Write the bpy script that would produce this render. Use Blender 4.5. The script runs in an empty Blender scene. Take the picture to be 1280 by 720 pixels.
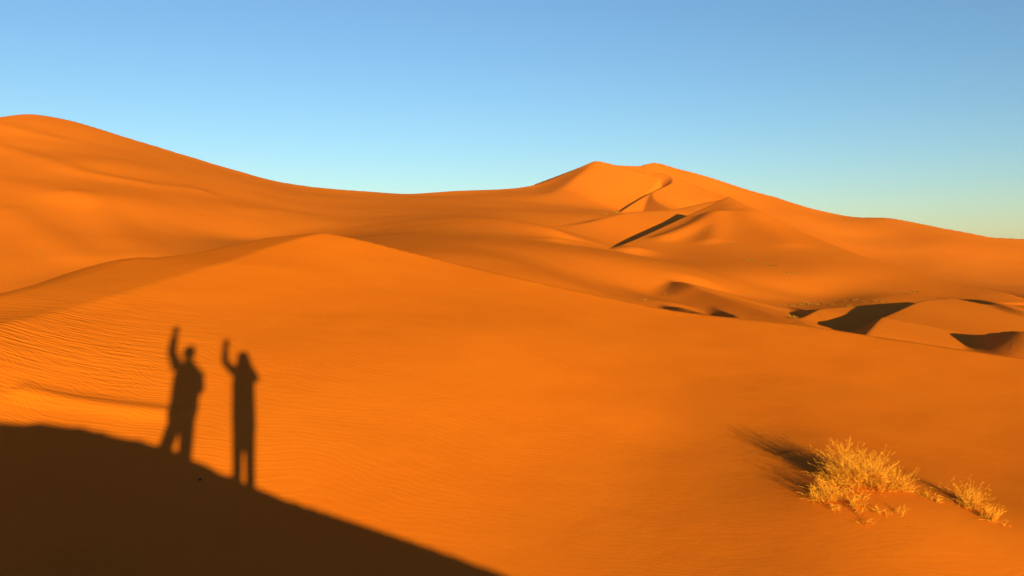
import bpy, bmesh, math, random
import numpy as np
from mathutils import Vector, Matrix

random.seed(11)
RNG = np.random.default_rng(5)
sc = bpy.context.scene
COL = sc.collection

# ------------------------------------------------------------------ camera
FPX, PITCH = 1000.0, math.atan(50 / 1000.0)
CAM_Z = 16.0                                    # height of the lens above the far valley floor
cam_d = bpy.data.cameras.new('camera')
cam_d.lens = 36.0 * FPX / 1280.0
cam_d.clip_start, cam_d.clip_end = 0.05, 60000.0
cam = bpy.data.objects.new('camera', cam_d)
COL.objects.link(cam)
cam.location = (0, 0, CAM_Z)
cam.rotation_euler = (math.pi / 2 - PITCH, 0, 0)
sc.camera = cam

# ------------------------------------------------------------------ sun direction: the lens' own shadow would fall at photo point (305, 445)
CP, SP = math.cos(PITCH), math.sin(PITCH)


def ray(u, v):
    a, b = (np.asarray(u, float) - 640) / FPX, (360 - np.asarray(v, float)) / FPX
    y = CP + b * SP
    return a / y, (b * CP - SP) / y             # dx/dy, dz/dy


AX, AZ = ray(305, 445)
SUN = np.array([AX, 1.0, AZ])                   # the way the light travels
EL = math.atan2(-AZ, math.hypot(AX, 1.0))
AZM = math.atan2(-AX, -1.0)                     # clockwise from +Y

# ------------------------------------------------------------------ sky, sun, exposure
w = bpy.data.worlds.new('World')
sc.world = w
w.use_nodes = True
bg = w.node_tree.nodes['Background']
sky = w.node_tree.nodes.new('ShaderNodeTexSky')
sky.sky_type = 'NISHITA'
sky.sun_disc = False
sky.sun_elevation, sky.sun_rotation = EL, AZM
sky.air_density, sky.dust_density, sky.ozone_density, sky.altitude = 1.19, 0.30, 3.43, 1190
w.node_tree.links.new(sky.outputs[0], bg.inputs[0])
bg.inputs[1].default_value = 0.052
sd = bpy.data.lights.new('sun', 'SUN')
sd.energy, sd.angle, sd.color = 3.0, math.radians(0.53), (0.96, 1.0, 0.13)
so = bpy.data.objects.new('sun', sd)
COL.objects.link(so)
so.rotation_euler = Vector(SUN).to_track_quat('-Z', 'Y').to_euler()
so.location = (8, -24, CAM_Z + 12)
sc.view_settings.view_transform = 'Standard'
sc.view_settings.look = 'None'
sc.view_settings.exposure = 1.95
sc.cycles.max_bounces = 4
sc.cycles.diffuse_bounces = 3


# ------------------------------------------------------------------ terrain maths (relative to the lens)
def P(u, v, y):
    dx, dz = ray(u, v)
    return (dx * y, float(y), dz * y)


def PL(lst):
    return np.array([P(*q) for q in lst])


class TPS:
    """Smooth sheet through (x, y, z) points."""
    def __init__(self, pts, lam=1e-4):
        p = np.asarray(pts, float)
        self.c = p[:, :2].mean(0)
        self.s = p[:, :2].std()
        q = (p[:, :2] - self.c) / self.s
        n = len(q)
        K = self.U(((q[:, None] - q[None]) ** 2).sum(-1)) + lam * np.eye(n)
        A = np.zeros((n + 3, n + 3))
        A[:n, :n] = K
        A[:n, n] = 1
        A[:n, n + 1:] = q
        A[n, :n] = 1
        A[n + 1:, :n] = q.T
        self.w = np.linalg.solve(A, np.r_[p[:, 2], 0, 0, 0])
        self.q = q

    @staticmethod
    def U(r2):
        return 0.5 * r2 * np.log(r2 + 1e-12)

    def __call__(self, x, y):
        x, y = (x - self.c[0]) / self.s, (y - self.c[1]) / self.s
        n = len(self.q)
        z = self.w[n] + self.w[n + 1] * x + self.w[n + 2] * y
        for (a, b), k in zip(self.q, self.w):
            z = z + k * self.U((x - a) ** 2 + (y - b) ** 2)
        return z


def spline(p, n=8):
    """Catmull-Rom through the rows of p."""
    p = np.asarray(p, float)
    e = np.vstack([2 * p[0] - p[1], p, 2 * p[-1] - p[-2]])
    out = []
    t = np.linspace(0, 1, n, endpoint=False)[:, None]
    for i in range(1, len(e) - 2):
        a, b, c, d = e[i - 1], e[i], e[i + 1], e[i + 2]
        out.append(0.5 * (2 * b + (c - a) * t + (2 * a - 5 * b + 4 * c - d) * t ** 2 + (3 * b - a - 3 * c + d) * t ** 3))
    return np.vstack(out + [p[-1:]])


def near_line(poly, x, y):
    """Signed distance (left of the line +), value interpolated along it, and overshoot past the ends."""
    best = np.full(x.shape, 1e18)
    val = np.zeros(x.shape)
    sgn = np.ones(x.shape)
    past = np.zeros(x.shape)
    m = len(poly) - 1
    tg = np.diff(poly[:, :2], axis=0)
    tg = tg / np.linalg.norm(tg, axis=1)[:, None]
    tv = np.vstack([tg[:1], tg[:-1] + tg[1:], tg[-1:]])
    for i in range(m):
        ax, ay, az = poly[i]
        bx, by, bz = poly[i + 1]
        dx, dy = bx - ax, by - ay
        L2 = dx * dx + dy * dy
        t0 = ((x - ax) * dx + (y - ay) * dy) / L2
        t = np.clip(t0, 0, 1)
        ex, ey = x - ax - t * dx, y - ay - t * dy
        d = ex * ex + ey * ey
        k = d < best
        if not k.any():
            continue
        best = np.where(k, d, best)
        val = np.where(k, az + t * (bz - az), val)
        tx, ty = tv[i, 0] + t * (tv[i + 1, 0] - tv[i, 0]), tv[i, 1] + t * (tv[i + 1, 1] - tv[i, 1])
        sgn = np.where(k, np.where(tx * ey - ty * ex >= 0, 1.0, -1.0), sgn)
        ov = np.zeros(x.shape)
        if i == 0:
            ov = np.where(t0 < 0, -t0 * math.sqrt(L2), ov)
        if i == m - 1:
            ov = np.where(t0 > 1, (t0 - 1) * math.sqrt(L2), ov)
        past = np.where(k, ov, past)
    return np.sqrt(best) * sgn, val, past


def smax(a, b, k):
    h = np.clip(0.5 + 0.5 * (a - b) / k, 0, 1)
    return b + (a - b) * h + k * h * (1 - h)


def smin(a, b, k):
    return -smax(-a, -b, k)


def drop(d, s0, s1, L, r):
    """Fall below a crest at distance d: steep s0 at the crest easing to s1."""
    d = np.sqrt(d * d + r * r) - r
    return s1 * d + (s0 - s1) * L * (1 - np.exp(-d / L))


def ridge(poly, x, y, left, right, r=0.5, tip=0.3, reach=30.0):
    """A dune crest: (s0, s1, L) for the left and the right flank of the line."""
    d, z, past = near_line(poly, x, y)
    fl = drop(np.abs(d), *left, r)
    fr = drop(np.abs(d), *right, r)
    return z - np.where(d >= 0, fl, fr) - tip * past - 1.2 * np.maximum(0, np.abs(d) - reach)


def gauss(x, y, cx, cy, sx, sy, rot=0.0):
    c, s = math.cos(rot), math.sin(rot)
    a, b = (x - cx) * c + (y - cy) * s, -(x - cx) * s + (y - cy) * c
    return np.exp(-0.5 * ((a / sx) ** 2 + (b / sy) ** 2))


_perm = RNG.permutation(512)
_grad = RNG.uniform(-1, 1, (512, 2))


def noise(x, y):
    xi, yi = np.floor(x).astype(int), np.floor(y).astype(int)
    fx, fy = x - xi, y - yi
    u, v = fx * fx * fx * (fx * (fx * 6 - 15) + 10), fy * fy * fy * (fy * (fy * 6 - 15) + 10)

    def g(i, j, a, b):
        h = _perm[(_perm[(xi + i) & 255] + yi + j) & 255]
        return _grad[h, 0] * a + _grad[h, 1] * b
    n0 = g(0, 0, fx, fy) * (1 - u) + g(1, 0, fx - 1, fy) * u
    n1 = g(0, 1, fx, fy - 1) * (1 - u) + g(1, 1, fx - 1, fy - 1) * u
    return n0 * (1 - v) + n1 * v


# ---- the slope the shadows fall on
F_PTS = [(0, 405, 11), (80, 385, 12.2), (160, 365, 13.3), (250, 335, 15.2), (330, 310, 17), (385, 295, 18),
         (0, 490, 9.45), (0, 528, 9.2), (0, 620, 7.9), (0, 720, 7.0),
         (100, 530, 9.1), (200, 520, 9.6),
         (200, 600, 8.3), (200, 720, 7.0), (305, 447, 11.2), (305, 520, 9.6), (305, 600, 8.4), (305, 720, 7.1),
         (305, 380, 13.6), (305, 330, 15.6), (430, 297, 18.2), (480, 309, 18.2), (560, 329, 17.8), (640, 347, 17.3), (760, 374, 16.8),
         (850, 391, 16.3), (990, 406, 15.5), (1090, 422, 14.8), (1280, 450, 13.6),
         (500, 400, 13.5), (500, 520, 10), (500, 620, 8.3), (500, 720, 7.2), (640, 500, 10.8), (640, 420, 13.2),
         (640, 600, 8.9), (640, 720, 7.2), (820, 460, 12.8), (820, 560, 9.9), (820, 720, 7.2),
         (1000, 550, 10), (1000, 470, 12.9), (1000, 720, 7.0), (1280, 600, 9.3), (1280, 520, 11.3), (1280, 720, 7.0),
         (-250, 430, 9.0), (-250, 560, 7.5), (1500, 480, 12.5), (1500, 620, 8.6)]
F = TPS(PL(F_PTS), 2e-2)
K1 = spline(PL([(-500, 480, 7.5), (-150, 432, 9.3), (0, 405, 11), (80, 385, 12.2), (160, 365, 13.3), (250, 335, 15.2), (330, 310, 17), (385, 293, 18.1), (430, 297, 18.3)]))
K2 = spline(PL([(-500, 450, 8.5), (-150, 398, 11.2), (0, 370, 12.6), (100, 345, 14.5), (165, 323, 16.3), (200, 326, 16.5), (270, 312, 17.5), (330, 302, 18.6), (385, 292, 18.6), (430, 296, 18.4),
                (480, 308.5, 18.3), (560, 328, 17.9), (640, 346.5, 17.4), (760, 373, 16.9), (850, 390.5, 16.4), (990, 405.5, 15.6),
                (1090, 421, 14.9), (1280, 449.5, 13.7), (1500, 478, 12.8), (1900, 530, 11)]))
T_PTS = [P(-500, 480, 7.5), P(-150, 432, 9.3), P(0, 405, 11), P(80, 385, 12.2), P(160, 365, 13.3), P(250, 335, 15.2), P(330, 310, 17), P(385, 294, 18.1),
         P(-500, 450, 8.5), P(-150, 398, 11.2), P(0, 370, 12.6), P(100, 345, 14.5), P(165, 323, 16.3), P(270, 312, 17.5), P(385, 292, 18.6)]
T = TPS(T_PTS, 2e-3)


def hit(fn, u, v, y0, y1, n=1500):
    """The first point of a height function seen along the line of sight (u, v)."""
    dx, dz = ray(u, v)
    ys = np.linspace(y0, y1, n)
    z = fn(dx * ys, ys)
    i = int(np.argmax(z > dz * ys))
    return (float(dx * ys[i]), float(ys[i]), float(z[i]))


FOLD = spline([hit(F, u, v, 6, 16) for u, v in ((30, 490), (60, 497), (120, 507), (180, 515), (225, 519))], 5)
LIP = hit(F, 986, 574, 6, 16)


def slope_dune(x, y):
    zf = F(np.clip(x, -14, 16), np.clip(y, 4.5, 26))
    zt = T(np.clip(x, -14, -3), np.clip(y, 7, 24))
    d1, _, _ = near_line(K1, x, y)
    zt = np.where(d1 > -0.5, zt, zt + 0.6 * (-d1 - 0.5))
    z = smin(zf, zt, 0.02)
    # hummock under the grass
    hm = 0.11 * gauss(x, y, 3.65, 8.45, 0.75, 0.85, 0.0) + 0.10 * gauss(x, y, 4.35, 7.75, 0.95, 0.65, -0.95)
    z = z + hm
    z = z + 0.02 * gauss(x, y, LIP[0], LIP[1], 0.10, 0.035, 0.4)
    # fold at the foot of the slip face
    df, _, pf = near_line(FOLD, x, y)
    z = z + 0.045 * np.exp(-(pf / 0.35) ** 2) * np.exp(-(df / 0.15) ** 2)
    z = z + 0.012 * noise(x * 0.9, y * 0.9) + 0.03 * noise(x * 0.22 + 9, y * 0.22)
    d, zc, _ = near_line(K2, x, y)
    bk = zc + 0.02 - np.where(d > 0, drop(np.abs(d), 0.12, 0.48, 1.2, 0.02), -3.0 * np.abs(d))
    return smin(z, bk, 0.06)


# ---- crest the people stand on: its shadow edge is where the photo has it
def on_slope(u, v):
    dx, dz = ray(u, v)
    ys = np.linspace(5.5, 16, 2101)
    z = slope_dune(dx * ys, ys)
    f = z - dz * ys
    i = np.argmax(f > 0)
    return np.array([dx * ys[i], ys[i], z[i]])


YC = 0.55
EDGE = [(-150, 522), (-60, 524), (0, 528), (55, 530), (100, 534), (150, 546), (200, 560), (250, 580), (300, 603), (360, 625), (430, 648), (530, 682), (640, 722)]
cr = []
for u_, v_ in EDGE:
    g = on_slope(u_, v_)
    t_ = g[1] - YC
    cr.append((g[0] - SUN[0] * t_, g[2] - SUN[2] * t_))
cr = np.array(sorted(cr))
ex = np.r_[cr[0, 0] - 12, cr[0, 0] - 4, cr[:, 0], cr[-1, 0] + 1.0, cr[-1, 0] + 3, cr[-1, 0] + 20]
ez = np.r_[cr[0, 1] + 1.2, cr[0, 1] + 0.55, cr[:, 1], cr[-1, 1] - 0.5, cr[-1, 1] - 1.3, cr[-1, 1] - 6.0]


def crest_z(x):
    z = np.interp(x, ex, ez)
    return z


def crest_dune(x, y):
    z = crest_z(x)
    z = z + (0.07 * np.maximum(0, noise(x * 3.3 + 2, y * 2.4 + 7)) + 0.03 * np.maximum(0, noise(x * 8 + 2, y * 6 + 3))) * np.clip((0.1 - x) * 2, 0, 1) * np.clip((x + 3.2) * 2, 0, 1)
    d = y - YC
    return z - np.where(d > 0, drop(np.abs(d), 0.60, 0.60, 2, 0.04), np.clip(0.25 - 0.347 * (x + 0.45), 0.0, 0.3) * np.abs(d) + 0.2 * np.maximum(0, np.abs(d) - 3))


# ---- everything beyond
SKYL = [(-700, 250, 250), (-400, 215, 265), (-150, 172, 280), (0, 149, 290), (35, 143.5, 290), (80, 150, 290), (150, 170, 290), (225, 193, 294), (300, 215, 300), (345, 228, 303), (400, 235.5, 310),
        (460, 240, 318), (500, 242.5, 325), (560, 240, 338), (600, 239, 346), (640, 236, 353), (680, 229, 359), (715, 217, 366),
        (745, 203, 370), (770, 207, 372), (800, 208, 375), (818, 203, 380), (845, 211, 381), (895, 224, 385), (930, 236, 388), (970, 247, 388),
        (1010, 260, 375), (1070, 272, 359), (1110, 273, 351), (1180, 286, 331), (1240, 297.5, 318), (1285, 300, 315), (1450, 306, 330), (1900, 309, 380)]
SK = PL(SKYL)
V_PTS = [tuple(q) for q in SK[::1]] + [
    (-30, 40, -14), (-70, 50, -16), (0, 45, -11), (30, 45, -12), (60, 60, -14), (-120, 70, -18), (-60, 85, -10), (100, 60, -13)] + [P(*q) for q in [
        (0, 330, 125), (0, 367, 112), (100, 343, 127), (0, 260, 160), (0, 200, 215), (150, 320, 140), (150, 250, 180), (150, 205, 225), (300, 300, 180), (300, 250, 230), (-250, 330, 115), (-250, 250, 170),
        (700, 354, 90), (640, 330, 98), (560, 314, 104), (480, 297, 140), (430, 270, 220), (600, 296, 150), (700, 308, 143), (700, 330, 115), (520, 270, 210), (500, 255, 270),
        (780, 374, 97.6), (800, 366, 110.4), (850, 378, 97.6), (870, 347, 120), (800, 345, 118.4), (820, 392, 89.6), (860, 398, 89.6), (880, 402, 92), (800, 322, 158), (900, 398, 100), (940, 402, 100), (950, 386, 112),
        (900, 368, 116.8), (950, 378, 120), (1000, 381, 121.6), (1000, 390, 112), (1000, 400, 104), (990, 407, 100), (1000, 425, 84), (1060, 392, 108), (1060, 402, 100), (1060, 425, 84), (1080, 380, 124), (1080, 386, 114.4), (1080, 440, 80), (1080, 450, 84), (1180, 376, 128), (1180, 410, 100), (1180, 450, 84), (1280, 378, 121.6), (1280, 410, 100), (1280, 455, 84), 
        (700, 290, 180), (600, 272, 205), (690, 262, 270), (740, 317, 175), (760, 305, 202), (800, 290, 226), (840, 280, 238), (800, 252, 332), (775, 262, 318), (720, 245, 320),
        (1280, 368, 200), (1280, 362, 244), (1280, 340, 272), (1180, 325, 289), (1180, 305, 306), (1080, 300, 318), (1080, 285, 336), (1000, 270, 347), (960, 262, 350), (900, 245, 355), (1000, 290, 312), (1100, 325, 284)]]
V = TPS(V_PTS, 1e-3)

D_C = np.vstack([spline(PL([(720, 333, 150), (740, 323, 160), (760, 313, 168), (800, 297, 186), (850, 274, 203), (885, 258, 211), (912, 245.5, 214)]), 10)[:-1],
                 spline(PL([(912, 245.5, 214), (950, 264, 200), (1000, 288.5, 183), (1050, 309, 166), (1100, 327, 151), (1180, 350, 135), (1260, 367, 122)]), 10)])
D_F = TPS(np.vstack([D_C[::2], PL([(760, 335, 134), (800, 325, 158), (800, 345, 125), (850, 346, 128), (850, 310, 172), (900, 352, 128), (905, 300, 175), (912, 258, 205), (890, 268, 202), (935, 268, 196), (960, 320, 157), (960, 374, 126), (1020, 345, 137), (1020, 377, 126),
                                     (1100, 350, 136), (1100, 372, 121), (1180, 370, 123), (1260, 375, 118), (700, 345, 118), (1350, 385, 150)])]), 1e-3)
E_C = spline(PL([(620, 302, 195), (680, 291, 210), (725, 281, 224), (760, 271, 233), (790, 265, 239), (838, 262.5, 246), (866, 257, 248), (892, 251.5, 250), (912, 250, 250), (940, 262, 250)]), 8)
S_C = spline(PL([(806, 205.5, 377), (806, 211, 370), (818, 215.5, 365), (832, 217.5, 360), (840, 222, 354), (840, 228, 347), (830, 233.5, 339), (814, 241, 329), (795, 252, 315), (772, 267, 299), (752, 277, 288)]), 8)
S2_C = spline(PL([(816, 240, 329), (817, 248, 317), (826, 255, 305), (845, 264, 290), (870, 272, 278)]), 8)
R_C = spline(PL([(745, 203, 370), (728, 216, 352), (708, 232, 335), (690, 245, 320), (668, 262, 296)]), 8)
# small dunes of the valley: crest line, left flank, right flank
WIND, SLIP, STEEP = (0.18, 0.22, 10), (0.62, 0.5, 12), (0.28, 0.32, 10)
LUMPS = [
    ([(940, 384, 92.8), (905, 372, 99.2), (882, 364, 104), (866, 356.5, 108), (850, 352.5, 112.8), (836, 353, 116.8), (820, 350.5, 120.8), (800, 355, 126.4), (775, 362, 131.2)], (0.56, 0.20, 3.5), (0.26, 0.26, 5)),
    ([(885, 396, 76.8), (865, 389, 81.6), (848, 384, 86.4), (834, 384, 92.8), (822, 389, 97.6)], SLIP, STEEP),
    ([(925, 399, 83.2), (912, 392, 89.6), (897, 388, 96), (880, 390, 101.6), (868, 394, 104.8)], SLIP, STEEP),
    ([(1000, 402.5, 84.8), (985, 399, 88), (960, 396.5, 92.8), (935, 395.5, 97.6), (912, 397, 102.4)], SLIP, STEEP),
    ([(1100, 400, 83.5), (1107, 396, 86.4), (1125, 388, 93.6), (1150, 377, 102.4), (1165, 374.5, 105.6), (1190, 373, 109.6)], SLIP, (0.15, 0.2, 20)),
    ([(1078, 431, 75.2), (1092, 422, 79.2), (1112, 413.5, 83.2), (1132, 411.5, 87.2), (1150, 414, 90.4)], SLIP, STEEP),
    ([(1330, 400, 94.4), (1280, 390, 99.2), (1255, 382, 104), (1235, 376.5, 108.8), (1212, 374, 113.6), (1185, 375.5, 118.4), (1168, 379, 123.2)], SLIP, WIND),
    ([(1335, 421, 68.8), (1280, 414.5, 72), (1250, 415, 75.2), (1212, 420.5, 78.4), (1185, 427.5, 80), (1145, 436, 81.6)], SLIP, WIND),
    ([(1320, 392, 113.6), (1290, 384, 120), (1262, 379, 128), (1235, 380, 136)], SLIP, WIND),
    ([(1020, 394, 100.8), (1011, 389, 104.8), (1000, 387, 109.6), (980, 388.5, 116), (961, 391.5, 121.6)], SLIP, STEEP),
    ([(1000, 402, 93.6), (1012, 393, 97.6), (1025, 387, 102.4), (1042, 385, 108), (1066, 384.5, 113.6)], SLIP, (0.22, 0.24, 10)),
]


def lump_line(a):
    """The crest as world points, its near end run on downhill towards the viewer."""
    p = PL(a)
    if p[0, 1] > p[-1, 1]:
        p = p[::-1]
    k = (p[0] - p[1]) * np.array([1, 1, 0])
    k = k / np.hypot(k[0], k[1])
    return spline(np.vstack([p[0] + k * 30 - (0, 0, 6), p[0] + k * 12 - (0, 0, 1.6), p]), 6)


LUMPS = [(lump_line(a), b, c) for a, b, c in LUMPS]


def flute(x, y, cx, cy, l, wd, rot, h):
    return h * gauss(x, y, cx, cy, l, wd, rot)


def far_base(x, y):
    z = V(x, np.clip(y, 20, 700))
    # skyline crest: the far side falls away
    s = np.argsort(SK[:, 0])
    sx = SK[s]
    th = np.arctan2(x, np.maximum(y, 1.0))
    sth = np.arctan2(SK[:, 0], SK[:, 1])
    r = np.hypot(x, y)
    rc = np.interp(th, sth, np.hypot(SK[:, 0], SK[:, 1]))
    zc = np.interp(th, sth, SK[:, 2])
    d = r - rc
    bk = zc - np.where(d > 0, drop(np.abs(d), 0.30, 0.40, 40, 1.5), -2.0 * np.abs(d))
    z = smin(z + 0.33, bk + 0.33, 1.3)
    z = z + 0.5 * noise(x * 0.035, y * 0.035) + 0.12 * noise(x * 0.11 + 5, y * 0.11)
    return z


FOLDS = [(spline(PL(a), 5), h, sg) for a, h, sg in (
    ([(886, 274, 200), (874, 283, 194), (853, 291, 188), (832, 297, 183)], 0.9, 3.2),
    ([(900, 268, 200), (893, 290, 186), (889, 306, 176)], 0.5, 3.0),
    ([(790, 313, 168), (738, 321, 159), (697, 325, 152)], 0.9, 4.0),
    ([(930, 275, 198), (955, 300, 184), (985, 330, 168)], 0.4, 4.0))]
FOLDS += [(spline([hit(V, u, v, 60, 320) for u, v in a], 5), h, sg) for a, h, sg in (
    ([(-20, 181), (45, 199), (95, 216), (180, 231), (250, 240)], 0.45, 4.0),
    ([(-20, 155), (30, 166), (70, 175)], 0.35, 4.0),
    ([(10, 268), (30, 282), (62, 300), (92, 323)], 0.4, 4.5),
    ([(100, 246), (125, 268), (150, 292), (178, 320)], 0.4, 5.0),
    ([(0, 228), (60, 240), (110, 252)], 0.3, 5.0),
    ([(300, 262), (360, 268), (430, 283)], 0.3, 6.0))]


def folds(x, y):
    z = np.zeros(x.shape)
    for poly, h, sg in FOLDS:
        m = (x > poly[:, 0].min() - 5 * sg) & (x < poly[:, 0].max() + 5 * sg) & (y > poly[:, 1].min() - 5 * sg) & (y < poly[:, 1].max() + 5 * sg)
        if m.any():
            d, _, past = near_line(poly, x[m], y[m])
            z[m] += h * np.exp(-(d / sg) ** 2) * np.exp(-(past / (2 * sg)) ** 2)
    return z


FLOOR = -22.0


def terrain(x, y):
    """Height and which dune owns the spot."""
    own = np.zeros(x.shape, int)
    fb = np.full(x.shape, FLOOR)
    m = (y > 22) & (np.hypot(x, y) < 900)
    zz = np.full(x.shape, -1e3)
    if m.any():
        X, Y = x[m], y[m]
        z = far_base(X, Y)
        o = np.full(X.shape, 3)
        o[(X < -0.05 * Y + 0.0) & (Y > 45)] = 2
        o[(Y > 255) & (X > -0.05 * Y)] = 4

        def put(h, k, code, z, o):
            o = np.where(h > z, code, o)
            return smax(h, z, k), o
        sel = (Y > 200)
        for poly, le, ri, rr, k in ((R_C, (0.34, 0.3, 25), (0.34, 0.3, 25), 2.5, 3.0), (S_C, (0.36, 0.36, 30), (0.62, 0.5, 40), 0.4, 0.5), (S2_C, (0.34, 0.34, 30), (0.5, 0.45, 40), 0.6, 0.6)):
            h = np.full(X.shape, -1e3)
            h[sel] = ridge(poly, X[sel], Y[sel], le, ri, rr)
            z, o = put(h, k, 4, z, o)
        sel = (Y > 60) & (Y < 420)
        for poly, le, ri, rr, k, code in ((E_C, (0.38, 0.35, 25), (0.28, 0.24, 25), 1.5, 1.5, 5), (D_C, (0.62, 0.5, 30), (0.33, 0.20, 40), 0.25, 0.6, 6)):
            h = np.full(X.shape, -1e3)
            h[sel] = ridge(poly, X[sel], Y[sel], le, ri, rr, reach=70.0)
            if code == 6:                           # its lit face is a sheet of its own
                dd, _, _ = near_line(D_C, X[sel], Y[sel])
                hf = D_F(X[sel], Y[sel]) - 0.8 * np.maximum(0, 116 - Y[sel]) - 0.6 * np.maximum(0, X[sel] - 112) - 0.6 * np.maximum(0, 12 - X[sel])
                h[sel] = smin(hf, np.where(dd > 0, h[sel], 1e3), 0.2)
            z, o = put(h, k, code, z, o)
        sel = (Y > 40) & (Y < 300) & (X > -20)
        for i, (poly, le, ri) in enumerate(LUMPS):
            h = np.full(X.shape, -1e3)
            h[sel] = ridge(poly, X[sel], Y[sel], le, ri, 0.25)
            z, o = put(h, 0.8, 7 + i, z, o)
        z = z + folds(X, Y)
        zz[m] = z
        own[m] = o
    z = smax(zz, fb, 4.0)
    own = np.where(zz > fb, own, 20)
    m = np.hypot(x, y) < 60
    X, Y = x[m], y[m]
    a = slope_dune(X, Y)
    b = crest_dune(X, Y)
    zm, om = z[m], own[m]
    a = np.where(Y < 3.2, a - 3 * (3.2 - Y), a)
    om = np.where(a > zm, 0, om)
    zm = smax(a, zm, 0.3)
    om = np.where(b > zm, 1, om)
    zm = smax(b, zm, 0.10)
    z[m], own[m] = zm, om
    return z, own


# ------------------------------------------------------------------ materials
def nmat(name):
    m = bpy.data.materials.new(name)
    m.use_nodes = True
    nt = m.node_tree
    b = nt.nodes['Principled BSDF']
    b.inputs['Specular IOR Level'].default_value = 0.0
    b.inputs['Roughness'].default_value = 0.95
    return m, nt, b


def node(nt, typ, **kw):
    n = nt.nodes.new(typ)
    for k, v in kw.items():
        if k in n.inputs:
            n.inputs[k].default_value = v
        else:
            setattr(n, k, v)
    return n


SAND_A, SAND_B = (0.55, 0.095, 0.0105, 1), (0.63, 0.121, 0.0140, 1)


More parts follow.
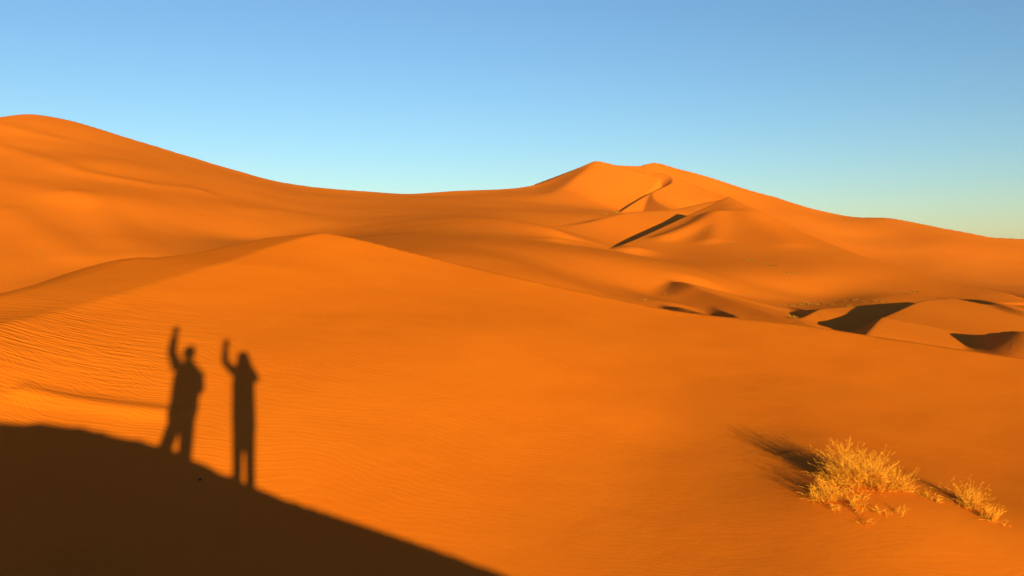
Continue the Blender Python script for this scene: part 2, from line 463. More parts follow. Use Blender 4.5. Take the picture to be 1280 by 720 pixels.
def sand(name, ripple, scale, far=False):
    m, nt, b = nmat(name)
    L = nt.links.new
    geo = node(nt, 'ShaderNodeNewGeometry')
    n1 = node(nt, 'ShaderNodeTexNoise', Scale=0.35 if not far else 0.03, Detail=6.0, Roughness=0.6)
    L(geo.outputs['Position'], n1.inputs['Vector'])
    n2 = node(nt, 'ShaderNodeTexNoise', Scale=160.0 if not far else 2.0, Detail=2.0)
    L(geo.outputs['Position'], n2.inputs['Vector'])
    ad = node(nt, 'ShaderNodeMath', operation='MULTIPLY_ADD')
    L(n2.outputs['Fac'], ad.inputs[0])
    ad.inputs[1].default_value = 0.45
    L(n1.outputs['Fac'], ad.inputs[2])
    rp = node(nt, 'ShaderNodeMapRange')
    rp.inputs[1].default_value, rp.inputs[2].default_value = 0.4, 1.05
    L(ad.outputs[0], rp.inputs[0])
    mx = node(nt, 'ShaderNodeMix', data_type='RGBA')
    L(rp.outputs[0], mx.inputs['Factor'])
    mx.inputs[6].default_value, mx.inputs[7].default_value = SAND_A, SAND_B
    L(mx.outputs[2], b.inputs['Base Color'])
    # grain and wind ripples as relief
    bp = node(nt, 'ShaderNodeBump', Strength=0.5, Distance=0.004 if not far else 0.05)
    L(n2.outputs['Fac'], bp.inputs['Height'])
    last = bp
    if ripple:
        # bend the ripple field, then let it fade in and out
        wn = node(nt, 'ShaderNodeTexNoise', Scale=0.55, Detail=2.0)
        L(geo.outputs['Position'], wn.inputs['Vector'])
        wn2 = node(nt, 'ShaderNodeTexNoise', Scale=3.2, Detail=2.0)
        L(geo.outputs['Position'], wn2.inputs['Vector'])
        s1 = node(nt, 'ShaderNodeVectorMath', operation='SCALE')
        s1.inputs['Scale'].default_value = 1.1
        L(wn.outputs['Color'], s1.inputs[0])
        s2 = node(nt, 'ShaderNodeVectorMath', operation='MULTIPLY_ADD')
        L(wn2.outputs['Color'], s2.inputs[0])
        s2.inputs[1].default_value = (0.11, 0.11, 0.11)
        L(s1.outputs[0], s2.inputs[2])
        av = node(nt, 'ShaderNodeVectorMath', operation='ADD')
        L(geo.outputs['Position'], av.inputs[0])
        L(s2.outputs[0], av.inputs[1])
        mp = node(nt, 'ShaderNodeMapping')
        mp.inputs['Rotation'].default_value = (0, 0, math.radians(ripple[0]))
        L(av.outputs[0], mp.inputs['Vector'])
        rd = node(nt, 'ShaderNodeVectorMath', operation='DISTANCE')
        L(geo.outputs['Position'], rd.inputs[0])
        rd.inputs[1].default_value = (-6.0, 9.0, CAM_Z - 2)
        rm = node(nt, 'ShaderNodeMapRange')
        rm.inputs[1].default_value, rm.inputs[2].default_value = 1.0, 6.5
        rm.inputs[3].default_value, rm.inputs[4].default_value = 1.0, 0.2
        L(rd.outputs['Value'], rm.inputs[0])
        nm = node(nt, 'ShaderNodeTexNoise', Scale=0.30, Detail=3.0)
        L(geo.outputs['Position'], nm.inputs['Vector'])
        for kscale, dist, lo, hi in ((scale, ripple[1], 0.36, 0.60), (scale * 0.62, ripple[1] * 0.45, 0.62, 0.44)):
            wv = node(nt, 'ShaderNodeTexWave', wave_type='BANDS', bands_direction='Y', wave_profile='SIN', Scale=kscale, Distortion=0.6, Detail=2.0)
            wv.inputs['Detail Scale'].default_value = 0.8
            L(mp.outputs[0], wv.inputs['Vector'])
            mr = node(nt, 'ShaderNodeMapRange')
            mr.inputs[1].default_value, mr.inputs[2].default_value = lo, hi
            mr.inputs[3].default_value, mr.inputs[4].default_value = 0.05, 1.0
            L(nm.outputs['Fac'], mr.inputs[0])
            b2 = node(nt, 'ShaderNodeBump', Strength=1.0, Distance=dist)
            ml = node(nt, 'ShaderNodeMath', operation='MULTIPLY')
            L(wv.outputs['Fac'], ml.inputs[0])
            L(mr.outputs[0], ml.inputs[1])
            m2 = node(nt, 'ShaderNodeMath', operation='MULTIPLY')
            L(ml.outputs[0], m2.inputs[0])
            L(rm.outputs[0], m2.inputs[1])
            L(m2.outputs[0], b2.inputs['Height'])
            L(last.outputs[0], b2.inputs['Normal'])
            last = b2
        # streaks left by sand sliding down the steep bank (around its foot only)
        sp = node(nt, 'ShaderNodeMapping')
        sp.inputs['Rotation'].default_value = (0, 0, math.radians(4))
        sp.inputs['Scale'].default_value = (0.10, 1, 0.25)
        L(geo.outputs['Position'], sp.inputs['Vector'])
        sn = node(nt, 'ShaderNodeTexNoise', Scale=17.0, Detail=2.0, Roughness=0.5)
        L(sp.outputs[0], sn.inputs['Vector'])
        ds = node(nt, 'ShaderNodeVectorMath', operation='DISTANCE')
        L(geo.outputs['Position'], ds.inputs[0])
        ds.inputs[1].default_value = (-6.3, 11.0, CAM_Z - 1.3)
        mr = node(nt, 'ShaderNodeMapRange')
        mr.inputs[1].default_value, mr.inputs[2].default_value = 2.6, 0.4
        L(ds.outputs['Value'], mr.inputs[0])
        ml = node(nt, 'ShaderNodeMath', operation='MULTIPLY')
        L(sn.outputs['Fac'], ml.inputs[0])
        L(mr.outputs[0], ml.inputs[1])
        b3 = node(nt, 'ShaderNodeBump', Strength=1.0, Distance=0.024)
        L(ml.outputs[0], b3.inputs['Height'])
        L(last.outputs[0], b3.inputs['Normal'])
        # slow unevenness of the whole slope
        un = node(nt, 'ShaderNodeTexNoise', Scale=1.3, Detail=4.0, Roughness=0.5)
        L(geo.outputs['Position'], un.inputs['Vector'])
        b4 = node(nt, 'ShaderNodeBump', Strength=1.0, Distance=0.014)
        L(un.outputs['Fac'], b4.inputs['Height'])
        L(b3.outputs[0], b4.inputs['Normal'])
        last = b4
    L(last.outputs[0], b.inputs['Normal'])
    return m


M_NEAR = sand('rippled_sand', (10, 0.0022), 5.0)
M_FAR = sand('dune_sand', None, 1, True)


def plain(name, col, rough=0.9, jitter=0.25, scale=30):
    m, nt, b = nmat(name)
    n = node(nt, 'ShaderNodeTexNoise', Scale=scale, Detail=3.0)
    tc = node(nt, 'ShaderNodeTexCoord')
    nt.links.new(tc.outputs['Object'], n.inputs['Vector'])
    mx = node(nt, 'ShaderNodeMix', data_type='RGBA')
    nt.links.new(n.outputs['Fac'], mx.inputs['Factor'])
    mx.inputs[6].default_value = tuple(c * (1 - jitter) for c in col) + (1,)
    mx.inputs[7].default_value = tuple(min(1, c * (1 + jitter)) for c in col) + (1,)
    nt.links.new(mx.outputs[2], b.inputs['Base Color'])
    b.inputs['Roughness'].default_value = rough
    return m


# ------------------------------------------------------------------ terrain mesh: one sheet of heights, cut into the dunes it is made of
def build_terrain():
    half = math.radians(40)
    th_f = np.linspace(-half, half, 1150)
    th_r = np.linspace(half, 2 * math.pi - half, 122)[1:-1]
    th = np.r_[th_f, th_r]
    r_in = np.linspace(1.0, 5.6, 55)
    r_mid = 5.6 * (24 / 5.6) ** np.linspace(0, 1, 270)[1:]
    r_far = np.r_[np.geomspace(24, 90, 110)[1:], np.geomspace(90, 420, 500)[1:], np.geomspace(420, 560, 40)[1:]]
    r_out = np.array([600, 660, 740, 850, 1000, 1400, 2500, 6000, 20000.0])
    rr = np.r_[r_in, r_mid, r_far, r_out]
    R, TH = np.meshgrid(rr, th, indexing='ij')
    X, Y = R * np.sin(TH), R * np.cos(TH)
    nr, nt_ = X.shape
    x, y = X.ravel(), Y.ravel()
    z, own = terrain(x, y)
    # the ground right under the lens: a coarser disc tucked just under the sheet's inner rim
    da, dr = np.linspace(0, 2 * math.pi, 97)[:-1], np.r_[0.004, np.linspace(0.1, 1.02, 11)]
    DR, DA = np.meshgrid(dr, da, indexing='ij')
    hx_, hy_ = np.r_[(DR * np.sin(DA)).ravel(), 0], np.r_[(DR * np.cos(DA)).ravel(), 0]
    hz_, _ = terrain(hx_, hy_)
    base_ = len(x)
    x, y, z, own = np.r_[x, hx_], np.r_[y, hy_], np.r_[z, hz_ - 0.0006], np.r_[own, np.full(len(hx_), 1)]
    i = np.arange(nr - 1)[:, None] * nt_
    j = np.arange(nt_)[None]
    jn = (j + 1) % nt_
    quads = np.stack([i + j, i + jn, i + nt_ + jn, i + nt_ + j], -1).reshape(-1, 4)[:, ::-1]
    hub = len(x) - 1
    di, dj = np.arange(11)[:, None] * 96 + base_, np.arange(96)[None]
    dn = (dj + 1) % 96
    quads = np.vstack([quads, np.stack([di + dj, di + dn, di + 96 + dn, di + 96 + dj], -1).reshape(-1, 4)[:, ::-1]])
    co = np.stack([x, y, z], 1)
    # smooth normals of the whole sheet, so that the cuts do not show
    v0, v1, v2, v3 = (co[quads[:, k]] for k in range(4))
    fn = np.cross(v2 - v0, v3 - v1)
    nn = np.zeros_like(co)
    for k in range(4):
        for a in range(3):
            nn[:, a] += np.bincount(quads[:, k], fn[:, a], len(co))
    nn[hub] = (0, 0, 1)
    nn /= np.linalg.norm(nn, axis=1)[:, None] + 1e-12
    tri = np.stack([base_ + np.arange(96), base_ + (np.arange(96) + 1) % 96, np.full(96, hub)], 1)
    co[:, 2] += CAM_Z
    qo = own[quads[:, 0]]
    for code, (nm, lab, mat) in OWN.items():
        q = quads[qo == code]
        t = tri if code == 1 else tri[:0]
        if not len(q):
            continue
        used = np.unique(np.r_[q.ravel(), t.ravel()])
        re = np.full(len(co), -1)
        re[used] = np.arange(len(used))
        me = bpy.data.meshes.new(nm)
        me.vertices.add(len(used))
        me.vertices.foreach_set('co', co[used].ravel())
        li = np.r_[re[q].ravel(), re[t].ravel()]
        me.loops.add(len(li))
        me.loops.foreach_set('vertex_index', li)
        me.polygons.add(len(q) + len(t))
        me.polygons.foreach_set('loop_start', np.r_[np.arange(len(q)) * 4, len(q) * 4 + np.arange(len(t)) * 3])
        me.polygons.foreach_set('use_smooth', np.ones(len(q) + len(t), bool))
        me.update(calc_edges=True)
        me.normals_split_custom_set_from_vertices(nn[used])
        me.materials.append(mat)
        o = bpy.data.objects.new(nm, me)
        COL.objects.link(o)
        o['kind'] = 'structure'
        o['label'] = lab


OWN = {
    0: ('sand_dune', 'smooth orange dune slope that carries the two long waving shadows', M_NEAR),
    1: ('sand_dune', 'dune crest the waving people stand on, its shadow filling the bottom corner', M_NEAR),
    2: ('sand_dune', 'tall broad dune filling the skyline behind the shadows', M_FAR),
    3: ('valley_sand', 'low sandy valley floor dotted with scrub between the dunes', M_FAR),
    4: ('sand_dune', 'farthest high dune with two peaks and a curving crest', M_FAR),
    5: ('sand_dune', 'low rounded dune between the twin peaks and the pointed dune', M_FAR),
    6: ('sand_dune', 'pointed pyramid dune with a dark shaded edge down one side', M_FAR),
    7: ('sand_dune', 'small dark topped hummock below the foot of the pointed dune', M_FAR),
    8: ('sand_dune', 'tiny dark hummock peeping over the near slope', M_FAR),
    9: ('sand_dune', 'second tiny dark hummock just beyond the near slope', M_FAR),
    10: ('sand_dune', 'low dark bank of sand beside the lone valley bush', M_FAR),
    11: ('sand_dune', 'valley dune casting the largest dark shadow', M_FAR),
    12: ('sand_dune', 'small lit dune just below the largest valley shadow', M_FAR),
    13: ('sand_dune', 'valley dune with a narrow dark crescent under its crest', M_FAR),
    17: ('sand_dune', 'low brown ridge touched by the edge of the largest valley shadow', M_FAR),
    16: ('sand_dune', 'low ridge with a long thin dark side at the back of the valley floor', M_FAR),
    14: ('sand_dune', 'dark faced dune at the lower edge of the valley', M_FAR),
    15: ('sand_dune', 'valley dune cut off by the picture edge', M_FAR),
    20: ('desert_ground', 'flat desert ground reaching to the horizon', M_FAR),
}
build_terrain()


# ------------------------------------------------------------------ helpers for things
def thing(name, label, cat, loc, group=None):
    o = bpy.data.objects.new(name, None)
    o.empty_display_size = 0.1
    COL.objects.link(o)
    o.location = loc
    o['label'], o['category'] = label, cat
    if group:
        o['group'] = group
    return o


def mesh_obj(name, me, mat, parent=None):
    o = bpy.data.objects.new(name, me)
    COL.objects.link(o)
    if mat and not me.materials:
        me.materials.append(mat)
    if parent:
        o.parent = parent
    return o


def ground_at(x, y):
    return float(terrain(np.array([float(x)]), np.array([float(y)]))[0][0])


def ground_hit(u, v, y0, y1):
    dx, dz = ray(u, v)
    ys = np.linspace(y0, y1, 3000)
    z, _ = terrain(dx * ys, ys)
    i = int(np.argmax(z > dz * ys))
    return np.array([dx * ys[i], ys[i], z[i]])


# ------------------------------------------------------------------ dry grass on the hummock
M_STRAW = plain('dry_grass', (0.64, 0.178, 0.028), 0.8, 0.3, 9)
M_STRAW2 = plain('pale_dry_grass', (0.68, 0.235, 0.050), 0.8, 0.25, 9)
M_TWIG = plain('dead_stem', (0.16, 0.09, 0.035), 0.9, 0.3, 30)


def strip(V, Fc, base, dirv, length, width, bend, segs, rnd):
    """One curved tapering blade."""
    p = np.array(base, float)
    d = np.array(dirv, float)
    d /= np.linalg.norm(d)
    side = np.cross(d, (rnd.uniform(-1, 1), rnd.uniform(-1, 1), 0.3))
    side /= np.linalg.norm(side) + 1e-9
    h = d * (1, 1, 0)
    h = h / (np.linalg.norm(h) + 1e-9)
    i0 = len(V)
    for k in range(segs + 1):
        t = k / segs
        wd = width * (1 - t) ** 0.6 * 0.5
        if k < segs:
            V.append(tuple(p - side * wd))
            V.append(tuple(p + side * wd))
        else:
            V.append(tuple(p))
        p = p + d * length / segs
        d = d + (h * 0.7 - np.array([0, 0, 1.0])) * bend / segs
        d /= np.linalg.norm(d)
    for k in range(segs - 1):
        a = i0 + 2 * k
        Fc.append((a, a + 1, a + 3, a + 2))
    a = i0 + 2 * (segs - 1)
    Fc.append((a, a + 1, a + 2))


def tussock(u, v, spread, height, n, label, lean=(0, 0), plumes=0.25):
    c = ground_hit(u, v, 6.0, 11.5)
    root = thing('grass_tussock', label, 'grass tussock', (c[0], c[1], c[2] + CAM_Z), 'tussocks of dry grass on the sand hummock')
    rnd = random.Random(int(u * 7 + v))
    groups = {'blades': ([], []), 'seed_stalks': ([], []), 'dead_stems': ([], [])}
    ncl = max(3, int(n / 28))
    cl = []
    for _ in range(ncl):
        a, r = rnd.uniform(0, 6.283), spread * min(1.7, abs(rnd.gauss(0, 0.62)))
        cl.append((r * math.cos(a) * 1.2, r * math.sin(a) * 1.1, rnd.uniform(0.45, 1.15)))
    gz = [ground_at(c[0] + q[0], c[1] + q[1]) - c[2] for q in cl]
    for k in range(n):
        i = rnd.randrange(ncl)
        cx, cy, sc_ = cl[i]
        bx, by = cx + rnd.gauss(0, 0.022), cy + rnd.gauss(0, 0.022)
        far = math.hypot(cx / 1.2, cy / 1.1) / max(spread, 0.01)
        ln = height * sc_ * (1 - 0.38 * min(1.4, far)) * rnd.uniform(0.45, 1.2)
        t = rnd.random()
        tilt = abs(rnd.gauss(0, 0.55))
        az = rnd.uniform(0, 6.283)
        d = (math.sin(tilt) * math.cos(az) + lean[0] + cx * 1.6, math.sin(tilt) * math.sin(az) + lean[1] + cy * 1.6, math.cos(tilt))
        if t < plumes:
            nm, wd, bend = 'seed_stalks', 0.0022, rnd.uniform(0.1, 0.6)
            ln *= 1.15
        elif t > 0.86:
            nm, wd, bend = 'dead_stems', 0.0035, rnd.uniform(0.2, 1.2)
            ln *= 0.6
        else:
            nm, wd, bend = 'blades', 0.0030, rnd.uniform(0.3, 1.8)
        V_, F_ = groups[nm]
        b = (bx, by, gz[i] - 0.012)
        strip(V_, F_, b, d, ln, wd, bend, 4, rnd)
        if nm == 'seed_stalks':                     # a feathery head of short hairs
            i0 = len(V_) - 1
            top = np.array(V_[i0])
            dd = top - np.array(V_[i0 - 2])
            dd = dd / (np.linalg.norm(dd) + 1e-9)
            for q in range(6):
                strip(V_, F_, top - dd * 0.013 * q, dd + np.array([rnd.gauss(0, .55), rnd.gauss(0, .55), rnd.gauss(0, .3)]), 0.036, 0.0022, 0.3, 2, rnd)
    for nm, mat in (('blades', M_STRAW), ('seed_stalks', M_STRAW2), ('dead_stems', M_TWIG)):
        V_, F_ = groups[nm]
        if not F_:
            continue
        me = bpy.data.meshes.new(nm)
        me.from_pydata(V_, [], F_)
        o = mesh_obj(nm, me, mat, root)
        o['kind'] = 'stuff'
    return root


TUSSOCKS = [
    (1060, 602, 0.155, 0.385, 2400, 'tallest feathery tussock of dry grass, casting the long dark streak', (-0.05, 0)),
    (1094, 606, 0.155, 0.33, 1600, 'wide tussock joined to the tallest one, at the top of the hummock', (0.08, 0)),
    (1036, 622, 0.12, 0.24, 800, 'low spreading tussock at the foot of the tallest clump, edge of the long streak', (-0.15, 0)),
    (1126, 612, 0.11, 0.22, 330, 'short tussock where the tall grass thins out along the hummock', (0.15, 0)),
    (1066, 634, 0.16, 0.15, 400, 'loose ragged stubble spilling down the sand in front of the tallest tussock', (0, -0.1)),
    (1112, 641, 0.13, 0.14, 70, 'sparse upright sprigs alone on the bare front of the hummock', (0, 0)),
    (1158, 622, 0.13, 0.13, 110, 'straggling thin grass beside the small dark hollow on the ridge', (0.2, 0)),
    (1182, 616, 0.07, 0.20, 30, 'few separate tall stalks in the gap between the two big grass clumps', (0, 0)),
    (1214, 633, 0.115, 0.24, 560, 'bushy second clump of grass lower down the hummock', (0.1, 0)),
    (1241, 651, 0.09, 0.17, 240, 'last small tussock at the low end of the grass line', (0.15, 0)),
]
for u_, v_, sp_, h_, n_, lab_, ln_ in TUSSOCKS:
    tussock(u_, v_, sp_, h_, n_, lab_, ln_)

# ------------------------------------------------------------------ scrub far out on the dunes
M_SCRUB = plain('scrub', (0.30, 0.115, 0.035), 0.9, 0.4, 3)


def scrub_mesh(seed):
    rnd = random.Random(seed)
    V_, F_ = [], []
    for k in range(90):
        az, el = rnd.uniform(0, 6.283), rnd.uniform(0.05, 1.3)
        d = (math.cos(az) * math.cos(el), math.sin(az) * math.cos(el), math.sin(el))
        strip(V_, F_, (rnd.gauss(0, .14), rnd.gauss(0, .14), -0.05), d, rnd.uniform(0.35, 0.75), 0.11, rnd.uniform(0, .6), 2, rnd)
    me = bpy.data.meshes.new('scrub_bush')
    me.from_pydata(V_, [], F_)
    me.materials.append(M_SCRUB)
    return me


SM = [scrub_mesh(k) for k in range(4)]
FACE = 'dry scrub bushes scattered on the face of the pointed dune'
ROW = 'dry scrub bushes in the row along the valley floor'
SCRUB = [(881, 287, .7, FACE), (888, 290, .8, FACE), (876, 298, .6, FACE), (918, 304, .9, FACE), (923, 305, .6, FACE), (938, 313, .8, FACE), (942, 313, .5, FACE),
         (933, 324, 1.0, FACE), (938, 323, .8, FACE), (941, 325, .6, FACE), (958, 329, 1.0, FACE), (961, 332, .8, FACE), (965, 331, .9, FACE), (969, 332, .7, FACE), (974, 333, .7, FACE),
         (984, 340, .7, FACE), (993, 341, .9, FACE), (997, 341, .6, FACE), (838, 297, .7, FACE), (937, 368, .7, FACE), (1133, 366, 1.0, FACE), (1146, 364, 1.3, FACE), (1142, 366, .7, FACE),
         (972, 380, .8, ROW), (979, 381, .7, ROW), (990, 381, 1.0, ROW), (999, 380, .9, ROW), (1004, 381, .8, ROW), (1008, 379, 1.1, ROW), (1013, 380, .9, ROW), (1022, 380, .8, ROW),
         (1030, 379, .7, ROW), (1040, 380, .9, ROW), (1056, 376, .8, ROW), (1062, 382, .9, ROW), (1069, 374.5, 1.0, ROW), (1080, 377, .8, ROW), (1092, 376, .8, ROW), (1103, 377, .6, ROW),
         (990, 396, 1.3, 'lone scrub bush glowing in front of the long dark valley shadow'),
         (805, 374, .7, 'small scrub bush low on the dark topped hummock'), (832, 367, .6, 'small scrub bush higher up the dark topped hummock'),
         (770, 265, 2.2, 'scrub bush at the lower end of the curving dune crest'), (757, 267, 1.5, 'smaller scrub bush beside the bush at the end of the curving crest'),
         (48, 312, .7, 'single scrub bush low on the tall left dune'), (350, 267, 1.0, 'single scrub bush in the hollow at the middle of the tall dune'), (22, 364, .7, 'tiny scrub bush just above the near plateau edge')]
ORD = 'first second third fourth fifth sixth seventh eighth ninth tenth eleventh twelfth thirteenth fourteenth fifteenth sixteenth'.split()
FACE_LABELS = [
    'left bush of the topmost pair on the face of the pointed dune', 'right bush of the topmost pair on the face of the pointed dune',
    'lone small bush just below the topmost pair on the pointed dune', 'larger of two bushes midway down the pointed dune',
    'smaller of two bushes midway down the pointed dune', 'larger bush of the pair just above the cluster of three',
    'smaller bush of the pair just above the cluster of three', 'biggest and lowest left bush in the cluster of three on the pointed dune',
    'upper bush in the cluster of three on the pointed dune', 'right hand bush in the cluster of three on the pointed dune'] + [
    'dry bush, %s from the left in the line of five on the pointed dune' % q for q in ORD[:5]] + [
    'left bush of the lowest three on the face of the pointed dune', 'middle bush of the lowest three on the face of the pointed dune',
    'right bush of the lowest three on the face of the pointed dune', 'single bush near the dark shaded edge of the pointed dune',
    'bush at the foot of the pointed dune, apart from the valley row', 'left bush of three at the low end of the long ridge',
    'largest bush of three at the low end of the long ridge', 'middle small bush of three at the low end of the long ridge']
nf_ = nr_ = 0
for k, (u_, v_, sz, lab) in enumerate(SCRUB):
    p = ground_hit(u_, v_ + 1, 22, 420)
    o = bpy.data.objects.new('scrub_bush', SM[k % 4])
    COL.objects.link(o)
    o.location = (p[0], p[1], p[2] + CAM_Z)
    o.rotation_euler = (0, 0, random.uniform(0, 6.28))
    sz *= 0.72
    o.scale = (sz, sz, sz * random.uniform(0.6, 0.9))
    o['category'] = 'bush'
    if lab == FACE:
        o['label'], o['group'] = FACE_LABELS[nf_], FACE
        nf_ += 1
    elif lab == ROW:
        o['label'], o['group'] = 'small dry bush, %s from the left in the row along the valley floor' % ORD[nr_], ROW
        nr_ += 1
    else:
        o['label'] = lab

# ------------------------------------------------------------------ a pebble in the shade
pp = ground_hit(250, 600, 6, 12)
bm = bmesh.new()
bmesh.ops.create_icosphere(bm, subdivisions=2, radius=0.017)
for v_ in bm.verts:
    v_.co *= 1 + random.uniform(-.15, .15)
    v_.co.z *= 0.7
me = bpy.data.meshes.new('pebble')
bm.to_mesh(me)
bm.free()
o = mesh_obj('pebble', me, plain('dark_stone', (0.05, 0.035, 0.03), 0.8))
o.location = (pp[0], pp[1], pp[2] + CAM_Z + 0.006)
o['label'], o['category'] = 'tiny dark pebble alone on the shaded sand', 'pebble'

# ------------------------------------------------------------------ the two people whose shadows fall on the slope (they stand behind the lens)
HN = math.hypot(AX, 1.0)
NH = np.array([AX / HN, 1 / HN])                # the way they look
EH = np.array([1 / HN, -AX / HN])               # their right
PB = np.array([AX, 1.0]) * -0.8


def W(a, f, h):
    q = PB + EH * a + NH * f
    return Vector((q[0], q[1], h + CAM_Z))


UP = Vector((0, 0, 1))
EV, NV = Vector((EH[0], EH[1], 0)), Vector((NH[0], NH[1], 0))


def loft(bm, pts, rings=14):
    """Rings round a path; each point is (a, f, h, radius sideways, radius fore and aft)."""
    P_ = [W(*p[:3]) for p in pts]
    prev = None
    first = None
    for i, c in enumerate(P_):
        d = (P_[min(i + 1, len(P_) - 1)] - P_[max(i - 1, 0)]).normalized()
        x = EV - d * EV.dot(d)
        if x.length < 0.2:
            x = UP - d * UP.dot(d)
        x.normalize()
        y = d.cross(x)
        ra, rf = pts[i][3], pts[i][4] if len(pts[i]) > 4 else pts[i][3]
        ring = [bm.verts.new(c + x * ra * math.cos(2 * math.pi * k / rings) + y * rf * math.sin(2 * math.pi * k / rings)) for k in range(rings)]
        if prev:
            for k in range(rings):
                bm.faces.new((prev[k], prev[(k + 1) % rings], ring[(k + 1) % rings], ring[k]))
        else:
            first = ring
        prev = ring
    bm.faces.new(first[::-1])
    bm.faces.new(prev)


def ball(bm, a, f, h, ra, rf, rh):
    m = Matrix.Translation(W(a, f, h)) @ Matrix(((EV.x * ra, NV.x * rf, 0, 0), (EV.y * ra, NV.y * rf, 0, 0), (0, 0, rh, 0), (0, 0, 0, 1)))
    bmesh.ops.create_uvsphere(bm, u_segments=20, v_segments=14, radius=1, matrix=m)


def fuse(name, bm, voxel, mat, parent, smooth=6):
    """One continuous skin over the overlapping shapes."""
    bmesh.ops.recalc_face_normals(bm, faces=bm.faces)
    me = bpy.data.meshes.new(name)
    bm.to_mesh(me)
    bm.free()
    t = bpy.data.objects.new('temporary', me)
    COL.objects.link(t)
    r = t.modifiers.new('r', 'REMESH')
    r.mode, r.voxel_size, r.use_smooth_shade = 'VOXEL', voxel, True
    sm = t.modifiers.new('s', 'SMOOTH')
    sm.factor, sm.iterations = 0.5, smooth
    bpy.context.view_layer.update()
    out = bpy.data.meshes.new_from_object(t.evaluated_get(bpy.context.evaluated_depsgraph_get()))
    bpy.data.objects.remove(t)
    o = mesh_obj(name, out, mat, None)
    out.name = name
    if parent:
        o.parent = parent
        o.matrix_parent_inverse = parent.matrix_world.inverted()
    return o


def head(bm, a, f, h, s=1.0):
    """Skull, jaw, brow, nose, lips and ears; the face looks along the light."""
    ball(bm, a, f - 0.01, h + 0.02, 0.076 * s, 0.096 * s, 0.098 * s)
    ball(bm, a, f + 0.025, h - 0.05, 0.058 * s, 0.068 * s, 0.070 * s)
    ball(bm, a, f + 0.068, h - 0.100 * s, 0.024, 0.022, 0.018)           # chin
    ball(bm, a, f + 0.078, h + 0.030, 0.050, 0.016, 0.012)               # brow
    loft(bm, [(a, f + 0.086, h + 0.020, 0.008), (a, f + 0.100, h - 0.008, 0.011), (a, f + 0.108, h - 0.024, 0.014), (a, f + 0.088, h - 0.034, 0.012)], 8)
    ball(bm, a, f + 0.084, h - 0.060, 0.024, 0.010, 0.006)
    ball(bm, a, f + 0.082, h - 0.070, 0.020, 0.010, 0.007)
    for s_ in (-1, 1):
        ball(bm, a + s_ * 0.078 * s, f - 0.005, h - 0.01, 0.010, 0.020, 0.032)


def hand(bm, wrist, dirs, palm_n, curl, side=1):
    """Palm with four unequal curled fingers and a thumb off its side, in (a, f, h) space."""
    d = Vector(dirs).normalized()
    n = Vector(palm_n)
    n = (n - d * n.dot(d)).normalized()
    s_ = d.cross(n) * side
    w0 = Vector(wrist)

    def L(*pts):
        loft(bm, [(*p, r) for p, r in pts], 8)
    for q in (-0.028, -0.010, 0.010, 0.028):                            # palm
        L((w0 - d * 0.01 + s_ * q * 0.6, 0.015), (w0 + d * 0.045 + s_ * q, 0.015), (w0 + d * 0.088 + s_ * q, 0.013))
    for q, ln in ((-0.030, 0.066), (-0.010, 0.078), (0.010, 0.073), (0.030, 0.056)):
        p = w0 + d * 0.085 + s_ * q
        pts = [(p, 0.0098)]
        dd = d + s_ * q * 4
        for k, fr in enumerate((0.42, 0.33, 0.25)):
            dd = (dd + n * curl * (0.5 + 0.3 * k)).normalized()
            p = p + dd * ln * fr
            pts.append((p, 0.0094 - 0.0008 * k))
        L(*pts)
    p = w0 + d * 0.03 - s_ * 0.030
    q2 = p + (d * 0.6 - s_ * 0.8 + n * 0.3).normalized() * 0.038
    q3 = q2 + (d * 0.9 - s_ * 0.3 + n * 0.4).normalized() * 0.030
    L((p, 0.014), (q2, 0.0115), (q3, 0.0095))


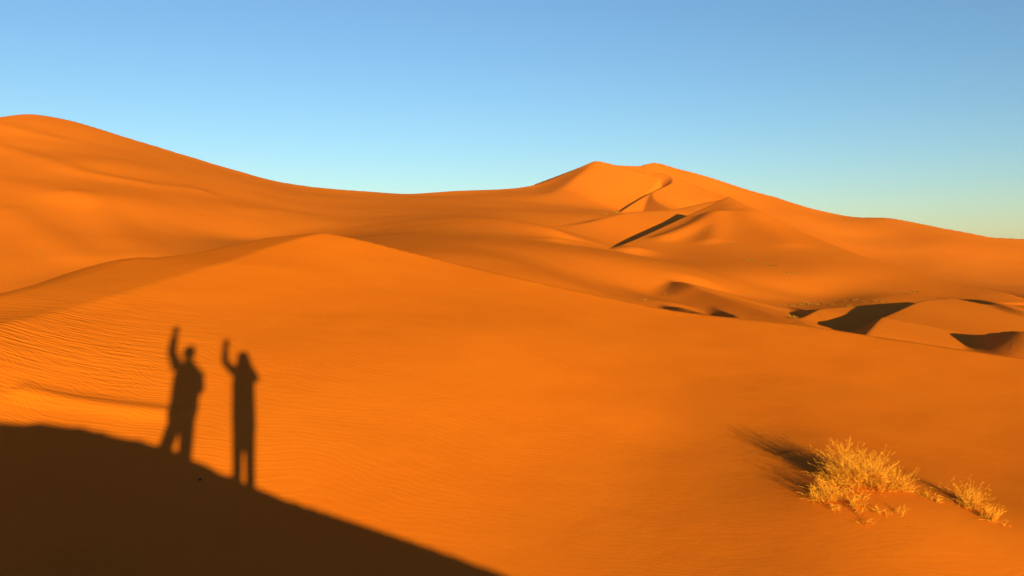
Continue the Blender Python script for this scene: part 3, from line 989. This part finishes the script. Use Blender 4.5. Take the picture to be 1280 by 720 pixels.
def person(label, J, mats, hair_long, coat_hem, full=1.0, sleeve=1.0):
    skin, coat, trousers, hairm, shoe = mats
    gl = J['footL'][2]
    gr = J['footR'][2]
    base = W((J['footL'][0] + J['footR'][0]) / 2, 0, min(gl, gr))
    root = thing('person', label, 'person', base)
    bpy.context.view_layer.update()
    # --- body
    bm = bmesh.new()
    hx, hf, hh = J['head']
    nx, nf, nh_ = J['neck']
    head(bm, hx, hf, hh)
    loft(bm, [(hx, hf - 0.01, hh - 0.04, 0.052), (nx, nf, nh_ + 0.02, 0.052), (nx, nf - 0.01, nh_ - 0.05, 0.07)])
    sl, sr = J['shL'], J['shR']
    cx, cf = (sl[0] + sr[0]) / 2, (sl[1] + sr[1]) / 2
    wd = abs(sr[0] - sl[0]) / 2
    hl, hr = J['hipL'], J['hipR']
    px, pf, ph = (hl[0] + hr[0]) / 2, (hl[1] + hr[1]) / 2, (hl[2] + hr[2]) / 2
    torso = [(nx, nf - .01, nh_ - .03, .06, .06), (cx, cf, sl[2] - .02, wd * .92, .11), (cx, cf, sl[2] - .16, wd * .98, .125),
             ((cx + px) / 2, (cf + pf) / 2, (sl[2] + ph) / 2, wd * .96, .115), (px, pf, ph + .10, wd * .96, .12), (px, pf, ph - .02, wd * .94, .118), (px, pf, ph - .10, wd * .66, .08)]
    loft(bm, torso, 20)
    for s_ in 'LR':
        sh, el, wr = J['sh' + s_], J['el' + s_], J['wr' + s_]
        loft(bm, [(*sh, .050), (*[(sh[i] * .5 + el[i] * .5) for i in range(3)], .043), (*el, .037), (*[(el[i] * .65 + wr[i] * .35) for i in range(3)], .038), (*wr, .026)])
        d = J['hand' + s_]
        hand(bm, wr, d[0], d[1], d[2], d[3])
        hp, kn, ft = J['hip' + s_], J['kn' + s_], J['foot' + s_]
        t0, t1, t2 = (q - .016 for q in J['leg'])
        loft(bm, [(*hp, t0), (*[(hp[i] * .55 + kn[i] * .45) for i in range(3)], t0 * .96), (*kn, t1), (kn[0] * .65 + ft[0] * .35, kn[1] * .65 + ft[1] * .35 - .02, kn[2] * .65 + ft[2] * .35, t1), (ft[0], ft[1] - .03, ft[2] + .09, min(.036, t2)), (ft[0], ft[1] - .03, ft[2] + .04, .04)])
        loft(bm, [(ft[0], ft[1] - .07, ft[2] + .035, .035, .03), (ft[0], ft[1] + .05, ft[2] + .032, .042, .026), (ft[0], ft[1] + .15, ft[2] + .02, .030, .015)])
    fuse('body', bm, 0.0075, skin, root, 3)
    # --- eyes
    for s_ in (-1, 1):
        bm = bmesh.new()
        ball(bm, hx + s_ * 0.030, hf + 0.074, hh + 0.008, 0.012, 0.010, 0.009)
        me = bpy.data.meshes.new('eye')
        bm.to_mesh(me)
        bm.free()
        e_ = mesh_obj('eye', me, M_EYE, root)
        e_.matrix_parent_inverse = root.matrix_world.inverted()
    # --- coat
    bm = bmesh.new()
    loft(bm, [(nx, nf - .015, nh_ + .045, .074, .078), (nx, nf - .01, nh_ - .015, .105, .085)] + [(p[0], p[1], p[2], p[3] * full + .014, p[4] + .022) for p in torso[1:5]] + coat_hem, 22)
    for s_ in 'LR':
        sh, el, wr = J['sh' + s_], J['el' + s_], J['wr' + s_]
        loft(bm, [(*sh, .068 * sleeve), (*[(sh[i] * .5 + el[i] * .5) for i in range(3)], .058 * sleeve), (*el, .052 * sleeve), (*[(el[i] * .5 + wr[i] * .5) for i in range(3)], .050 * sleeve), (*[(el[i] * .06 + wr[i] * .94) for i in range(3)], .041 * sleeve)])
    fuse('jacket', bm, 0.011, coat, root, 4)
    # --- trousers
    bm = bmesh.new()
    loft(bm, [(px, pf, ph + .10, wd * .97 + .008, .130), (px, pf, ph, wd + .014, .138), (px, pf, ph - .10, wd * .88 + .01, .108)], 20)
    for s_ in 'LR':
        hp, kn, ft = J['hip' + s_], J['kn' + s_], J['foot' + s_]
        r0, r1, r2 = J['leg']
        loft(bm, [(*hp, r0 + .006), (*[(hp[i] * .5 + kn[i] * .5) for i in range(3)], r0), (*kn, r1), (kn[0] * .5 + ft[0] * .5, kn[1] * .5 + ft[1] * .5 - .02, kn[2] * .5 + ft[2] * .5, (r1 + r2) / 2), (ft[0], ft[1] - .03, ft[2] + .07, r2)])
    fuse('trousers', bm, 0.011, trousers, root, 4)
    for s_ in 'LR':
        ft = J['foot' + s_]
        bm = bmesh.new()
        loft(bm, [(ft[0], ft[1] - .035, ft[2] + .13, .050), (ft[0], ft[1] - .04, ft[2] + .08, .050, .056), (ft[0], ft[1] - .035, ft[2] + .02, .048, .06)])
        loft(bm, [(ft[0], ft[1] - .10, ft[2] + .035, .040, .04), (ft[0], ft[1] + .04, ft[2] + .038, .052, .042), (ft[0], ft[1] + .13, ft[2] + .025, .046, .03), (ft[0], ft[1] + .18, ft[2] + .018, .026, .018)])
        fuse('boot', bm, 0.010, shoe, root, 3)
    # --- hair
    bm = bmesh.new()
    ball(bm, hx, hf - .022, hh + .032, .086, .094, .098)
    if hair_long:
        loft(bm, [(hx, hf - .04, hh + .05, .082, .08), (hx + .008, hf - .055, hh - .06, .108, .066), (hx + .03, hf - .07, hh - .15, .105, .055), (hx + .04, hf - .075, hh - .22, .06, .03)])
    # cut the face free
    fm = W(hx, hf + .08, hh - .03)
    bmesh.ops.delete(bm, geom=[v for v in bm.verts if (v.co - fm).length < .082], context='VERTS')
    bmesh.ops.holes_fill(bm, edges=[e for e in bm.edges if e.is_boundary], sides=0)
    fuse('hair', bm, 0.009, hairm, root, 2)
    return root


M_EYE = plain('eye_white', (0.6, 0.58, 0.55), 0.3, 0.05)
M_SKIN = plain('skin', (0.45, 0.24, 0.15), 0.6, 0.06, 12)
M_COAT1, M_COAT2 = plain('dark_jacket', (0.06, 0.07, 0.09), 0.9, 0.2, 40), plain('plum_coat', (0.12, 0.05, 0.06), 0.9, 0.2, 40)
M_TROU = plain('grey_trousers', (0.09, 0.085, 0.08), 0.9, 0.2, 60)
M_HAIR = plain('brown_hair', (0.035, 0.02, 0.012), 0.6, 0.4, 90)
M_BOOT = plain('brown_boot', (0.09, 0.055, 0.03), 0.8, 0.2, 40)


def soil(a, f):
    q = PB + EH * a + NH * f
    return ground_at(q[0], q[1])


gL, gR = soil(-0.97, 0.02), soil(-0.61, -0.02)
person('standing person with one fist raised and legs apart, beside a long haired companion', {
    'head': (-0.732, 0.02, 0.165), 'neck': (-0.722, 0, 0.03), 'shL': (-0.850, 0.08, -0.035), 'shR': (-0.590, -0.08, -0.075),
    'elL': (-0.965, 0.14, 0.195), 'wrL': (-0.970, 0.10, 0.455), 'handL': ((-0.05, 0.05, 1), (0, 1, 0), 0.75, 1),
    'elR': (-0.548, -0.10, -0.295), 'wrR': (-0.605, 0.13, -0.345), 'handR': ((-0.6, 0.8, -0.15), (-0.8, -0.6, 0), 0.5, -1),
    'hipL': (-0.780, 0.03, -0.62), 'hipR': (-0.650, -0.03, -0.63), 'knL': (-0.905, 0.06, -1.10), 'knR': (-0.632, 0.0, -1.12),
    'footL': (-0.97, 0.02, gL), 'footR': (-0.61, -0.02, gR), 'leg': (0.082, 0.072, 0.064)},
    (M_SKIN, M_COAT1, M_TROU, M_HAIR, M_BOOT), False, [(-0.722, 0, -0.56, .175, .14), (-0.722, 0, -0.63, .168, .13)], 1.28, 1.22)
gL, gR = soil(-0.095, 0.0), soil(0.035, 0.0)
person('person in a long coat with loose hair, one bent arm waving', {
    'head': (-0.012, 0.02, 0.050), 'neck': (-0.010, 0, -0.065), 'shL': (-0.125, 0.06, -0.110), 'shR': (0.098, -0.06, -0.135),
    'elL': (-0.250, 0.16, 0.015), 'wrL': (-0.259, 0.13, 0.205), 'handL': ((0.12, 0.05, 1), (0, 1, 0), 0.25, 1),
    'elR': (0.145, 0.08, -0.215), 'wrR': (0.075, 0.22, -0.075), 'handR': ((-0.55, 0.15, 0.75), (-0.4, -0.9, 0), 0.5, -1),
    'hipL': (-0.080, 0.02, -0.66), 'hipR': (0.050, -0.02, -0.66), 'knL': (-0.088, 0.04, -1.10), 'knR': (0.045, 0.02, -1.10),
    'footL': (-0.095, 0.0, gL), 'footR': (0.035, 0.0, gR), 'leg': (0.062, 0.054, 0.050)},
    (M_SKIN, M_COAT2, M_TROU, M_HAIR, M_BOOT), True, [(-0.014, 0, -0.62, .140, .13), (-0.014, 0, -0.79, .135, .13)], 1.18)

# ------------------------------------------------------------------ thin desert air
HAZE = 0.00006
bm = bmesh.new()
bmesh.ops.create_cube(bm, size=1.0)
me = bpy.data.meshes.new('haze')
bm.to_mesh(me)
bm.free()
hm_, hnt, hb = nmat('desert_air')
hnt.nodes.remove(hb)
pv = node(hnt, 'ShaderNodeVolumePrincipled')
pv.inputs['Color'].default_value = (0.95, 0.84, 0.86, 1)
pv.inputs['Density'].default_value = HAZE
pv.inputs['Anisotropy'].default_value = 0.0
hnt.links.new(pv.outputs[0], hnt.nodes['Material Output'].inputs['Volume'])
if HAZE:
    o = mesh_obj('haze', me, hm_)
    o.scale = (1500, 1300, 110)
    o.location = (0, 300, 18)
    o['kind'], o['label'] = 'stuff', 'thin pale haze lying over the far dunes'
